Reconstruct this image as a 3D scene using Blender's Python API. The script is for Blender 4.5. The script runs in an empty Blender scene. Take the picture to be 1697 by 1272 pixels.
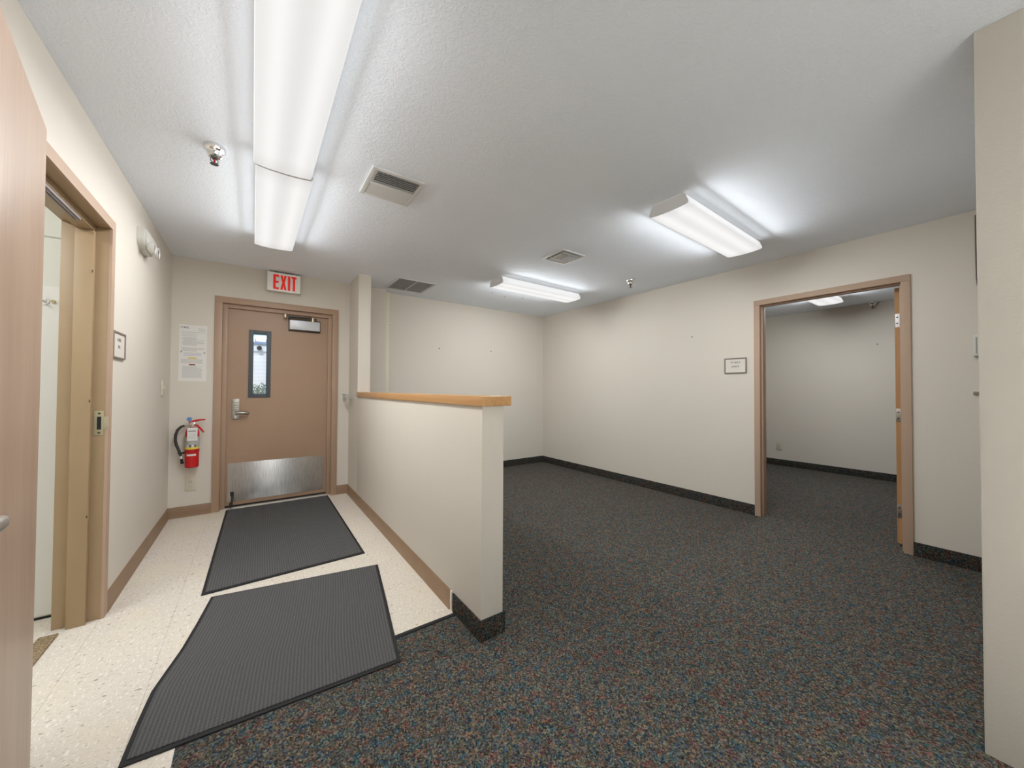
import bpy, bmesh, math, random
from mathutils import Vector, Matrix

random.seed(7)
S = bpy.context.scene
COL = S.collection
PI = math.pi

# ------------------------------------------------------------------ camera
YAW, PITCH, ROLL = 0.6172, 0.0166, 0.0051
FPX = 601.3094                      # focal length in pixels of a 1697 px wide frame
cam_d = bpy.data.cameras.new('camera')
cam_d.sensor_fit = 'HORIZONTAL'
cam_d.sensor_width = 36.0
cam_d.lens = FPX / 1697.0 * 36.0
cam_d.clip_start = 0.02
cam_d.clip_end = 200
cam = bpy.data.objects.new('camera', cam_d)
COL.objects.link(cam)
fw = Vector((math.sin(YAW) * math.cos(PITCH), math.cos(YAW) * math.cos(PITCH), math.sin(PITCH)))
rt = Vector((math.cos(YAW), -math.sin(YAW), 0))
up = rt.cross(fw)
r2 = rt * math.cos(ROLL) + up * math.sin(ROLL)
u2 = up * math.cos(ROLL) - rt * math.sin(ROLL)
cam.matrix_world = Matrix(((r2.x, u2.x, -fw.x, 0), (r2.y, u2.y, -fw.y, 0), (r2.z, u2.z, -fw.z, 1.2022), (0, 0, 0, 1)))
S.camera = cam

# ------------------------------------------------------------------ colour management
S.view_settings.view_transform = 'Standard'
S.view_settings.look = 'None'
S.view_settings.gamma = 1.0
S.view_settings.use_curve_mapping = False
S.view_settings.exposure = 0.36
S.cycles.use_denoising = True
S.cycles.max_bounces = 10
S.cycles.diffuse_bounces = 6
S.cycles.sample_clamp_indirect = 6.0

# ------------------------------------------------------------------ sky and sun
W = bpy.data.worlds.new('sky')
S.world = W
W.use_nodes = True
wn = W.node_tree.nodes
wl = W.node_tree.links
wn.clear()
sky = wn.new('ShaderNodeTexSky')
sky.sky_type = 'NISHITA'
sky.sun_disc = False
sky.sun_elevation = math.radians(48)
sky.sun_rotation = math.radians(200)
bg = wn.new('ShaderNodeBackground')
bg.inputs['Strength'].default_value = 0.16
wo = wn.new('ShaderNodeOutputWorld')
wl.new(sky.outputs[0], bg.inputs[0])
wl.new(bg.outputs[0], wo.inputs[0])
sun_d = bpy.data.lights.new('sun', 'SUN')
sun_d.energy = 1.6
sun_d.angle = 0.01
sun = bpy.data.objects.new('sun', sun_d)
COL.objects.link(sun)
sun.rotation_euler = (math.radians(48), 0, math.radians(-20))   # shines on the building outside the door

LAMP_W = 9.5          # watts leaving each ceiling fixture downwards
WIDE_W = 4.2           # watts thrown sideways by each flank of the wraparound lens
SIDE_W = 0.30          # watts leaving each long side of a fixture
LENS_E = 0.71          # radiance of the lens surface itself

# daylight added behind the viewpoint through an unseen made-up window, to lift the ceiling
DAY_FILL_W = 52.0
day_d = bpy.data.lights.new('daylight_fill', 'AREA')
day_d.shape = 'RECTANGLE'
day_d.size, day_d.size_y = 1.4, 0.9
day_d.spread = 0.9
day_d.energy = DAY_FILL_W
day_d.color = (0.82, 0.91, 1.0)
day = bpy.data.objects.new('daylight_fill', day_d)
COL.objects.link(day)
day.location = (0.20, -2.45, 1.75)
day.rotation_euler = (0.50, 0, 0)              # aimed down at the pale rear floor so it bounces to the ceiling

# ------------------------------------------------------------------ materials
def srgb(r, g, b):
    def f(c):
        c /= 255.0
        return c / 12.92 if c <= 0.04045 else ((c + 0.055) / 1.055) ** 2.4
    return (f(r), f(g), f(b), 1.0)

MATS = {}
def mat(name, col, rough=0.6, metal=0.0, spec=0.35, **kw):
    if name in MATS:
        return MATS[name]
    m = bpy.data.materials.new(name)
    m.use_nodes = True
    b = m.node_tree.nodes['Principled BSDF']
    b.inputs['Base Color'].default_value = col
    b.inputs['Roughness'].default_value = rough
    b.inputs['Metallic'].default_value = metal
    b.inputs['Specular IOR Level'].default_value = spec
    for k, v in kw.items():
        b.inputs[k].default_value = v
    MATS[name] = m
    return m

class N:
    """small node helper bound to one material"""
    def __init__(s, m):
        s.t = m.node_tree
        s.b = s.t.nodes['Principled BSDF']
    def n(s, kind, **kw):
        x = s.t.nodes.new(kind)
        for k, v in kw.items():
            setattr(x, k, v)
        return x
    def l(s, a, b):
        s.t.links.new(a, b)
    def coord(s, scale=(1, 1, 1), out='Object', rot=(0, 0, 0)):
        c = s.n('ShaderNodeTexCoord')
        mp = s.n('ShaderNodeMapping')
        mp.inputs['Scale'].default_value = scale
        mp.inputs['Rotation'].default_value = rot
        s.l(c.outputs[out], mp.inputs[0])
        return mp.outputs[0]
    def noise(s, v, scale, detail=2.0, rough=0.5):
        x = s.n('ShaderNodeTexNoise')
        x.inputs['Scale'].default_value = scale
        x.inputs['Detail'].default_value = detail
        x.inputs['Roughness'].default_value = rough
        s.l(v, x.inputs['Vector'])
        return x
    def ramp(s, f, stops, interp='LINEAR'):
        r = s.n('ShaderNodeValToRGB')
        r.color_ramp.interpolation = interp
        e = r.color_ramp.elements
        while len(e) < len(stops):
            e.new(0.5)
        for i, (p, c) in enumerate(stops):
            e[i].position = p
            e[i].color = c
        s.l(f, r.inputs[0])
        return r.outputs[0]
    def mix(s, f, a, b, blend='MIX'):
        x = s.n('ShaderNodeMix', data_type='RGBA', blend_type=blend)
        for sock, v in ((x.inputs[0], f), (x.inputs[6], a), (x.inputs[7], b)):
            if isinstance(v, (int, float, tuple)):
                sock.default_value = v
            else:
                s.l(v, sock)
        return x.outputs[2]
    def math(s, op, a, b=None, c=None):
        x = s.n('ShaderNodeMath', operation=op)
        for i, v in enumerate((a, b, c)):
            if v is None:
                continue
            if isinstance(v, (int, float)):
                x.inputs[i].default_value = v
            else:
                s.l(v, x.inputs[i])
        return x.outputs[0]
    def bump(s, h, strength=0.3, dist=0.002):
        x = s.n('ShaderNodeBump')
        x.inputs['Strength'].default_value = strength
        x.inputs['Distance'].default_value = dist
        s.l(h, x.inputs['Height'])
        s.l(x.outputs[0], s.b.inputs['Normal'])

def wall_paint(name, col, scale=260, strength=0.22, rough=0.62, spec=0.25):
    m = mat(name, col, rough, 0, spec)
    k = N(m)
    v = k.coord()
    n1 = k.noise(v, scale, 2.5)
    n2 = k.noise(v, 1.7, 2.0)
    c2 = tuple(x * 0.955 for x in col[:3]) + (1,)
    k.l(k.mix(n2.outputs[0], col, c2), k.b.inputs['Base Color'])
    k.bump(n1.outputs[0], strength, 0.002)
    return m

M_WALL = wall_paint('cream_wall_paint', (0.675, 0.628, 0.555, 1))
M_WALLN = wall_paint('darkened_orange_peel_cream', (0.545, 0.507, 0.448, 1), 95, 0.45)  # same cream paint, darkened to stand in for shade on the near wall
M_CEIL = wall_paint('textured_white_ceiling', (0.865, 0.91, 0.975, 1), 55, 0.0, 0.8, 0.1)
k = N(M_CEIL)
v = k.coord()
na = k.noise(v, 42, 4.0, 0.62)
na.inputs['Distortion'].default_value = 1.4
pk = k.noise(v, 1.3, 1.0)
hh = k.math('MULTIPLY', k.ramp(na.outputs[0], [(0.46, (0, 0, 0, 1)), (0.60, (1, 1, 1, 1))]), k.ramp(pk.outputs[0], [(0.35, (.45, .45, .45, 1)), (0.65, (1, 1, 1, 1))]))
k.bump(hh, 0.42, 0.004)

def paint_metal(name, col, rough=0.42):
    m = mat(name, col, rough, 0, 0.45)
    k = N(m)
    v = k.coord()
    n2 = k.noise(v, 5, 4.0)
    k.l(k.mix(n2.outputs[0], tuple(x * 1.04 for x in col[:3]) + (1,), tuple(x * 0.93 for x in col[:3]) + (1,)), k.b.inputs['Base Color'])
    n1 = k.noise(v, 300, 2)
    k.bump(n1.outputs[0], 0.06, 0.001)
    return m

M_TAUPE = paint_metal('taupe_door_paint', (0.375, 0.245, 0.162, 1))
M_FRAME = paint_metal('taupe_frame_paint', (0.40, 0.270, 0.185, 1))
M_PINK = paint_metal('pinkish_tan_frame_paint', (0.445, 0.315, 0.228, 1), 0.62)
M_OCHRE_LIT = paint_metal('ochre_lit_frame_paint', (0.37, 0.262, 0.152, 1))  # same frame paint with the ochre cast of the light put in
M_WHITE = mat('white_enamel', (0.78, 0.78, 0.77, 1), 0.45)
M_GRILLE = mat('off_white_grille_enamel', (0.66, 0.66, 0.645, 1), 0.5)
M_SHADOWBOX = mat('dark_duct_shade', (0.10, 0.10, 0.10, 1), 0.9)  # shade inside the vents, painted onto flat plates
M_DUCTGREY = mat('grey_duct_shade', (0.42, 0.42, 0.41, 1), 0.9)  # lighter tone of the painted vent shade
M_CAP = mat('pale_fixture_endcap', (0.66, 0.66, 0.66, 1), 0.5)
M_BLACK = mat('black_rubber', (0.016, 0.016, 0.017, 1), 0.7)
M_DARK = mat('dark_bronze_metal', (0.05, 0.045, 0.04, 1), 0.45, 0.4)
M_GREYFR = mat('slate_grey_glazing_bead', (0.075, 0.088, 0.10, 1), 0.45)
M_STEEL = mat('satin_steel', (0.60, 0.585, 0.56, 1), 0.33, 1.0)
M_CHROME = mat('chrome', (0.78, 0.78, 0.78, 1), 0.14, 1.0)
M_SILVER = mat('silver_painted_cover', (0.55, 0.56, 0.58, 1), 0.4, 0.25)
M_RED = mat('fire_engine_red', (0.52, 0.008, 0.010, 1), 0.28, 0, 0.5)
M_REDGLOW = mat('lit_red_letters', (0.7, 0.02, 0.015, 1), 0.5)
M_REDGLOW.node_tree.nodes['Principled BSDF'].inputs['Emission Color'].default_value = (0.80, 0.018, 0.010, 1)
M_REDGLOW.node_tree.nodes['Principled BSDF'].inputs['Emission Strength'].default_value = 0.20
M_IVORY = mat('ivory_plastic', (0.60, 0.555, 0.44, 1), 0.4)
M_PLASTIC = mat('pale_grey_plastic', (0.60, 0.585, 0.54, 1), 0.45)
M_PAPER = mat('white_paper', (0.74, 0.725, 0.69, 1), 0.6)
M_INK = mat('grey_print', (0.50, 0.50, 0.485, 1), 0.8)
M_INKD = mat('dark_print', (0.13, 0.13, 0.13, 1), 0.8)
M_INKY = mat('yellow_print', (0.65, 0.55, 0.12, 1), 0.8)
M_INKR = mat('maroon_print', (0.22, 0.06, 0.05, 1), 0.8)
M_INKV = mat('lavender_print', (0.52, 0.47, 0.62, 1), 0.8)
M_SIGNFR = mat('brown_sign_frame', (0.21, 0.17, 0.145, 1), 0.5)
M_BLUE = mat('blue_gauge_plastic', (0.12, 0.26, 0.50, 1), 0.4)
M_LABEL = mat('grey_label', (0.42, 0.42, 0.40, 1), 0.5)
M_YEL = mat('yellow_label', (0.75, 0.62, 0.08, 1), 0.5)
M_HOSE = mat('black_hose_rubber', (0.045, 0.045, 0.04, 1), 0.5)
M_BULB = mat('red_glass_bulb', (0.35, 0.01, 0.02, 1), 0.15)
M_BRONZE = mat('dark_nickel_sprinkler', (0.16, 0.16, 0.15, 1), 0.3, 0.8)
M_FRP = mat('white_wall_panel', (0.70, 0.695, 0.66, 1), 0.35)
M_RESTWALL = wall_paint('pale_grey_wall_paint', (0.66, 0.655, 0.59, 1))
M_CAULK = mat('white_caulk', (0.78, 0.75, 0.69, 1), 0.6)
M_CLEAR = mat('clear_plastic', (0.62, 0.61, 0.58, 1), 0.25, 0, 0.5)

# lens: brighter over its two tubes, dimmer between them and at its ends
M_LENS = bpy.data.materials.new('glowing_prismatic_lens')
M_LENS.use_nodes = True
k = N(M_LENS)
k.b.inputs['Base Color'].default_value = (0.22, 0.22, 0.22, 1)
k.b.inputs['Roughness'].default_value = 0.3
tc = k.n('ShaderNodeTexCoord')
sp = k.n('ShaderNodeSeparateXYZ')
k.l(tc.outputs['Object'], sp.inputs[0])
ay = k.math('ABSOLUTE', sp.outputs[1])
d = k.math('DIVIDE', k.math('SUBTRACT', ay, 0.066), 0.038)
g = k.math('POWER', 2.718, k.math('MULTIPLY', k.math('MULTIPLY', d, d), -1.0))
ends = k.math('SMOOTH_MIN', k.math('MULTIPLY', k.math('SUBTRACT', 0.64, k.math('ABSOLUTE', sp.outputs[0])), 7.0), 1.0, 0.3)
ends = k.math('ADD', k.math('MULTIPLY', ends, 0.16), 0.84)
lines = k.math('SINE', k.math('MULTIPLY', sp.outputs[0], 900.0))
st = k.math('MULTIPLY', k.math('ADD', k.math('MULTIPLY', g, 0.15), k.math('ADD', k.math('MULTIPLY', lines, 0.012), 0.765)), ends)
st = k.math('MULTIPLY', st, LENS_E)
k.b.inputs['Emission Color'].default_value = (1, 1, 1, 1)
k.l(st, k.b.inputs['Emission Strength'])

# glass
M_GLASS = bpy.data.materials.new('window_glass')
M_GLASS.use_nodes = True
t = M_GLASS.node_tree
t.nodes.clear()
o_ = t.nodes.new('ShaderNodeOutputMaterial')
mx = t.nodes.new('ShaderNodeMixShader')
tr = t.nodes.new('ShaderNodeBsdfTransparent')
tr.inputs[0].default_value = (0.93, 0.96, 0.97, 1)
gl = t.nodes.new('ShaderNodeBsdfGlossy')
gl.inputs['Roughness'].default_value = 0.02
mx.inputs[0].default_value = 0.06
t.links.new(tr.outputs[0], mx.inputs[1])
t.links.new(gl.outputs[0], mx.inputs[2])
t.links.new(mx.outputs[0], o_.inputs[0])

# brushed steel kick plate: vertical brushing
M_KICK = mat('brushed_steel_plate', (0.52, 0.50, 0.475, 1), 0.34, 1.0)
k = N(M_KICK)
v = k.coord((40, 1, 2.0))
nn = k.noise(v, 6, 4)
k.l(k.ramp(nn.outputs[0], [(0.3, (0.42, 0.40, 0.38, 1)), (0.7, (0.60, 0.58, 0.555, 1))]), k.b.inputs['Base Color'])
v2 = k.coord((1, 1, 1))
sm = k.noise(v2, 9, 4)
k.l(k.ramp(sm.outputs[0], [(0.35, (0.36, 0.36, 0.36, 1)), (0.7, (0.50, 0.50, 0.50, 1))]), k.b.inputs['Roughness'])
k.b.inputs['Anisotropic'].default_value = 0.9
k.b.inputs['Anisotropic Rotation'].default_value = 0.25
tg_ = k.n('ShaderNodeTangent', direction_type='UV_MAP')
k.l(tg_.outputs[0], k.b.inputs['Tangent'])

# wood
def wood(name, c1, c2, axis, fine=60, rough=0.38, spec=0.4, streak=1.0):
    m = mat(name, c1, rough, 0, spec)
    k = N(m)
    sc = [fine, fine, fine]
    sc[axis] = fine * 0.03
    v = k.coord(tuple(sc))
    n1 = k.noise(v, 1.0, 5, 0.6)
    sc2 = [7 * streak] * 3
    sc2[axis] = 0.45
    v2 = k.coord(tuple(sc2))
    n2 = k.noise(v2, 1.0, 3, 0.55)
    n2.inputs['Distortion'].default_value = 0.6
    f = k.math('ADD', k.math('MULTIPLY', n1.outputs[0], 0.55), k.math('MULTIPLY', n2.outputs[0], 0.45))
    k.l(k.ramp(f, [(0.34, c2), (0.64, c1)]), k.b.inputs['Base Color'])
    k.bump(n1.outputs[0], 0.05, 0.001)
    return m

M_BIRCH = wood('birch_veneer', (0.48, 0.335, 0.240, 1), (0.355, 0.232, 0.155, 1), 2, 90, 0.34, 0.45)
M_LEDGE = wood('honey_maple', (0.62, 0.365, 0.165, 1), (0.47, 0.235, 0.085, 1), 1, 45, 0.26, 0.5)
M_OAKEDGE = wood('orange_wood_edge', (0.50, 0.285, 0.125, 1), (0.40, 0.205, 0.08, 1), 2, 70, 0.45, 0.35)

# vinyl base
M_VINYL = mat('tan_vinyl_base', (0.25, 0.155, 0.09, 1), 0.4, 0, 0.45)
k = N(M_VINYL)
v = k.coord()
nn = k.noise(v, 6, 5)
k.l(k.mix(nn.outputs[0], (0.30, 0.192, 0.118, 1), (0.225, 0.138, 0.078, 1)), k.b.inputs['Base Color'])

# multicolour loop carpet
def carpet(name, gain, rough=0.95):
    m = mat(name, (0.06, 0.06, 0.06, 1), rough, 0, 0.08)
    k = N(m)
    v = k.coord()
    vo = k.n('ShaderNodeTexVoronoi')
    vo.inputs['Scale'].default_value = 190
    k.l(v, vo.inputs['Vector'])
    sep = k.n('ShaderNodeSeparateColor')
    k.l(vo.outputs['Color'], sep.inputs[0])
    patch = k.noise(v, 27, 2.0, 0.6)
    f = k.math('ADD', k.math('MULTIPLY', sep.outputs[0], 0.55), k.math('MULTIPLY', k.math('SUBTRACT', patch.outputs[0], 0.5), 1.5))
    f = k.math('ADD', f, 0.22)
    def c(r, g_, b):
        return (r * gain, g_ * gain, b * gain, 1)
    pal = [(0.00, c(.030, .080, .135)), (0.09, c(.040, .118, .118)), (0.18, c(.055, .075, .135)), (0.29, c(.075, .115, .105)),
           (0.40, c(.118, .120, .088)), (0.52, c(.085, .088, .098)), (0.62, c(.145, .120, .070)), (0.72, c(.105, .078, .112)),
           (0.81, c(.155, .080, .048)), (0.90, c(.135, .042, .055))]
    col = k.ramp(f, pal, 'CONSTANT')
    # light/dark yarn alternation
    lum = k.ramp(sep.outputs[1], [(0.0, (0.24, 0.24, 0.26, 1)), (0.7, (1.2, 1.06, 0.97, 1)), (1.0, (2.25, 1.95, 1.68, 1))])
    col = k.mix(1.0, col, lum, 'MULTIPLY')
    k.l(col, k.b.inputs['Base Color'])
    inv = k.math('SUBTRACT', 1.0, vo.outputs['Distance'])
    k.bump(inv, 0.7, 0.004)
    return m

M_CARPET = carpet('multicolour_loop_carpet', 0.83)
M_CBASE = carpet('darkened_carpet_base', 0.52)  # same carpet, darkened for the grazing light on the upright base
M_BROWNMAT = mat('brown_coir_pile', (0.16, 0.115, 0.065, 1), 0.95, 0, 0.05)
k = N(M_BROWNMAT)
v = k.coord()
nn = k.noise(v, 140, 3)
k.l(k.ramp(nn.outputs[0], [(0.35, (0.12, 0.085, 0.045, 1)), (0.65, (0.42, 0.32, 0.20, 1))]), k.b.inputs['Base Color'])
k.bump(nn.outputs[0], 0.8, 0.005)

# speckled vinyl composition tile with one foot grid
M_TILE = mat('cream_vinyl_tile', (0.72, 0.66, 0.57, 1), 0.42, 0, 0.35)
k = N(M_TILE)
v = k.coord()
big = k.noise(v, 1.6, 3)
base = k.ramp(big.outputs[0], [(0.35, (0.66, 0.605, 0.54, 1)), (0.65, (0.70, 0.645, 0.555, 1))])
v1 = k.coord((60, 190, 60), rot=(0, 0, 0.5))
f1 = k.noise(v1, 1.0, 3, 0.6)
base = k.mix(k.ramp(f1.outputs[0], [(0.56, (0, 0, 0, 1)), (0.66, (.62, .62, .62, 1))]), base, (0.42, 0.34, 0.26, 1))
v2 = k.coord((110, 38, 50), rot=(0, 0, -0.3))
f2 = k.noise(v2, 1.0, 3, 0.6)
base = k.mix(k.ramp(f2.outputs[0], [(0.56, (0, 0, 0, 1)), (0.66, (.8, .8, .8, 1))]), base, (0.86, 0.82, 0.76, 1))
f3 = k.noise(k.coord((40, 60, 40)), 1.0, 2, 0.5)
base = k.mix(k.ramp(f3.outputs[0], [(0.655, (0, 0, 0, 1)), (0.70, (.75, .75, .75, 1))]), base, (0.22, 0.17, 0.13, 1))
sp = k.n('ShaderNodeSeparateXYZ')
k.l(v, sp.inputs[0])
def grid(s, off):
    a = k.math('FRACT', k.math('DIVIDE', k.math('ADD', s, off), 0.3048))
    return k.math('LESS_THAN', k.math('ABSOLUTE', k.math('SUBTRACT', a, 0.5)), 0.0035)
gg = k.math('MAXIMUM', grid(sp.outputs[0], 0.335 + 0.1524 + 3.048), k.math('MULTIPLY', grid(sp.outputs[1], 0.06 + 3.048), 0.35))
base = k.mix(k.math('MULTIPLY', gg, 0.62), base, (0.36, 0.29, 0.22, 1))
# yellowed wax stain around the mats
st = k.noise(v, 3.0, 3)
base = k.mix(k.math('MULTIPLY', k.ramp(st.outputs[0], [(0.5, (0, 0, 0, 1)), (0.75, (1, 1, 1, 1))]), 0.35), base, (0.74, 0.64, 0.44, 1))
k.l(base, k.b.inputs['Base Color'])

# ribbed charcoal mat pile
def matpile(name, g0):
    m = mat(name, (g0, g0, g0, 1), 0.95, 0, 0.06)
    k = N(m)
    v = k.coord(out='UV')
    sp = k.n('ShaderNodeSeparateXYZ')
    k.l(v, sp.inputs[0])
    wob = k.noise(k.coord((1, 1, 1), out='UV'), 55, 2)
    s1 = k.math('SINE', k.math('ADD', k.math('MULTIPLY', sp.outputs[0], 2 * PI / 0.0135), k.math('MULTIPLY', wob.outputs[0], 2.2)))
    s2 = k.math('SINE', k.math('MULTIPLY', sp.outputs[1], 2 * PI / 0.016))
    h = k.math('ADD', k.math('MULTIPLY', s1, 0.5), k.math('MULTIPLY', s2, 0.12))
    fz = k.noise(k.coord(out='UV'), 420, 2)
    f = k.math('ADD', k.math('MULTIPLY', h, 0.26), k.math('ADD', k.math('MULTIPLY', k.math('SUBTRACT', fz.outputs[0], 0.5), 1.3), 0.5))
    k.l(k.ramp(f, [(0.1, (g0 * .42, g0 * .42, g0 * .43, 1)), (0.9, (g0 * 1.65, g0 * 1.62, g0 * 1.62, 1))]), k.b.inputs['Base Color'])
    k.bump(h, 0.6, 0.003)
    return m
M_MAT = matpile('charcoal_ribbed_pile', 0.094)

# outside
M_SIDING = mat('white_lap_siding', (0.80, 0.79, 0.78, 1), 0.6)
k = N(M_SIDING)
v = k.coord()
sp = k.n('ShaderNodeSeparateXYZ')
k.l(v, sp.inputs[0])
fr = k.math('FRACT', k.math('DIVIDE', sp.outputs[2], 0.11))
k.l(k.ramp(fr, [(0.0, (0.62, 0.60, 0.60, 1)), (0.14, (0.84, 0.80, 0.79, 1))]), k.b.inputs['Base Color'])
k.bump(fr, 0.4, 0.01)
M_ROOF = mat('blue_grey_roof', (0.26, 0.33, 0.48, 1), 0.7)
M_LEAF = mat('shrub_leaf', (0.13, 0.22, 0.15, 1), 0.6)
M_PAVE = mat('pale_concrete', (0.55, 0.54, 0.51, 1), 0.8)

# ------------------------------------------------------------------ mesh helpers
class MB:
    def __init__(s):
        s.bm = bmesh.new()
    def _take(s, src, mi, smooth):
        me = bpy.data.meshes.new('t')
        src.to_mesh(me)
        src.free()
        n0 = len(s.bm.faces)
        s.bm.from_mesh(me)
        bpy.data.meshes.remove(me)
        s.bm.faces.ensure_lookup_table()
        for f in s.bm.faces[n0:]:
            f.material_index = mi
            f.smooth = smooth
        return s
    def box(s, x0, x1, y0, y1, z0, z1, bev=0.0, mi=0, seg=2, rot=None):
        b = bmesh.new()
        bmesh.ops.create_cube(b, size=1.0)
        c = Vector(((x0 + x1) / 2, (y0 + y1) / 2, (z0 + z1) / 2))
        for v in b.verts:
            v.co = Vector((v.co.x * abs(x1 - x0), v.co.y * abs(y1 - y0), v.co.z * abs(z1 - z0)))
        if bev:
            bmesh.ops.bevel(b, geom=list(b.edges), offset=bev, segments=seg, affect='EDGES', profile=0.6)
        for v in b.verts:
            v.co = (rot @ v.co if rot else v.co) + c
        return s._take(b, mi, False)
    def cyl(s, p0, p1, r0, r1=None, seg=20, mi=0, caps=True):
        r1 = r0 if r1 is None else r1
        p0, p1 = Vector(p0), Vector(p1)
        b = bmesh.new()
        bmesh.ops.create_cone(b, cap_ends=caps, segments=seg, radius1=r0, radius2=r1, depth=(p1 - p0).length)
        q = (p1 - p0).to_track_quat('Z', 'Y')
        for v in b.verts:
            v.co = q @ v.co + (p0 + p1) / 2
        return s._take(b, mi, True)
    def sphere(s, c, r, sc=(1, 1, 1), mi=0, seg=16):
        b = bmesh.new()
        bmesh.ops.create_uvsphere(b, u_segments=seg, v_segments=seg // 2 + 2, radius=r)
        for v in b.verts:
            v.co = Vector((v.co.x * sc[0], v.co.y * sc[1], v.co.z * sc[2])) + Vector(c)
        return s._take(b, mi, True)
    def lathe(s, prof, origin=(0, 0, 0), axis='Z', seg=28, mi=0):
        """prof: list of (radius, height)"""
        b = bmesh.new()
        rings = []
        for r, h in prof:
            ring = []
            for i in range(seg):
                a = 2 * PI * i / seg
                p = (r * math.cos(a), r * math.sin(a), h)
                if axis == 'Y':
                    p = (p[0], h, p[1])
                elif axis == 'X':
                    p = (h, p[0], p[1])
                ring.append(b.verts.new(Vector(p) + Vector(origin)))
            rings.append(ring)
        for a, c in zip(rings, rings[1:]):
            for i in range(seg):
                b.faces.new((a[i], a[(i + 1) % seg], c[(i + 1) % seg], c[i]))
        b.faces.new(rings[0])
        b.faces.new(rings[-1])
        bmesh.ops.remove_doubles(b, verts=b.verts, dist=1e-6)
        bmesh.ops.recalc_face_normals(b, faces=b.faces)
        return s._take(b, mi, True)
    def tube(s, pts, r, seg=10, mi=0):
        pts = [Vector(p) for p in pts]
        b = bmesh.new()
        rings = []
        up_ = Vector((0.13, 0.31, 1)).normalized()
        for i, p in enumerate(pts):
            d_ = (pts[min(i + 1, len(pts) - 1)] - pts[max(i - 1, 0)]).normalized()
            a_ = d_.cross(up_)
            if a_.length < 1e-3:
                a_ = d_.cross(Vector((1, 0, 0)))
            a_.normalize()
            c_ = d_.cross(a_).normalized()
            rr = r[i] if isinstance(r, (list, tuple)) else r
            rings.append([b.verts.new(p + a_ * rr * math.cos(2 * PI * j / seg) + c_ * rr * math.sin(2 * PI * j / seg)) for j in range(seg)])
        for a, c in zip(rings, rings[1:]):
            for j in range(seg):
                b.faces.new((a[j], a[(j + 1) % seg], c[(j + 1) % seg], c[j]))
        b.faces.new(rings[0])
        b.faces.new(rings[-1])
        bmesh.ops.recalc_face_normals(b, faces=b.faces)
        return s._take(b, mi, True)
    def prism(s, poly, a0, a1, plane='XZ', mi=0, smooth=False):
        """extrude a closed 2D outline: 'XZ' along y, 'YZ' along x, 'XY' along z"""
        b = bmesh.new()
        def P(u, w, a):
            return {'XZ': (u, a, w), 'YZ': (a, u, w), 'XY': (u, w, a)}[plane]
        A = [b.verts.new(P(u, w, a0)) for u, w in poly]
        B = [b.verts.new(P(u, w, a1)) for u, w in poly]
        n = len(poly)
        for i in range(n):
            b.faces.new((A[i], A[(i + 1) % n], B[(i + 1) % n], B[i]))
        b.faces.new(A)
        b.faces.new(B[::-1])
        bmesh.ops.recalc_face_normals(b, faces=b.faces)
        return s._take(b, mi, smooth)
    def sheet(s, poly, a0, a1, plane='YZ', mi=0, smooth=True):
        """extrude an open 2D polyline (no caps)"""
        b = bmesh.new()
        def P(u, w, a):
            return {'XZ': (u, a, w), 'YZ': (a, u, w), 'XY': (u, w, a)}[plane]
        A = [b.verts.new(P(u, w, a0)) for u, w in poly]
        B = [b.verts.new(P(u, w, a1)) for u, w in poly]
        for i in range(len(poly) - 1):
            b.faces.new((A[i], A[i + 1], B[i + 1], B[i]))
        bmesh.ops.recalc_face_normals(b, faces=b.faces)
        return s._take(b, mi, smooth)
    def quad(s, a, b_, c, d_, mi=0):
        vs = [s.bm.verts.new(Vector(p)) for p in (a, b_, c, d_)]
        f = s.bm.faces.new(vs)
        f.material_index = mi
        return s
    def build(s, name, mats, parent=None):
        me = bpy.data.meshes.new(name)
        s.bm.normal_update()
        s.bm.to_mesh(me)
        s.bm.free()
        for m in (mats if isinstance(mats, (list, tuple)) else [mats]):
            me.materials.append(m)
        o = bpy.data.objects.new(name, me)
        COL.objects.link(o)
        if parent:
            o.parent = parent
        # sharp edges stay sharp under smooth shading
        try:
            me.set_sharp_from_angle(angle=math.radians(38))
        except Exception:
            pass
        return o

def tag(o, label, cat, group=None, kind=None):
    o['label'] = label
    o['category'] = cat
    if group:
        o['group'] = group
    if kind:
        o['kind'] = kind
    return o

def thing(name, label, cat, loc=(0, 0, 0), rz=0.0, group=None, kind=None):
    o = bpy.data.objects.new(name, None)
    o.empty_display_size = 0.05
    COL.objects.link(o)
    o.location = loc
    o.rotation_euler = (0, 0, rz)
    return tag(o, label, cat, group, kind)

def struct(name, mb, m, label, cat='wall'):
    return tag(mb.build(name, m), label, cat, kind='structure')

def dup(root, loc, label, rz=None):
    c = root.copy()
    COL.objects.link(c)
    c.location = loc
    if rz is not None:
        c.rotation_euler = (0, 0, rz)
    c['label'] = label
    for ch in list(root.children):
        d_ = ch.copy()
        COL.objects.link(d_)
        d_.parent = c
        for g_ in list(ch.children):
            e_ = g_.copy()
            COL.objects.link(e_)
            e_.parent = d_
    return c

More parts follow.
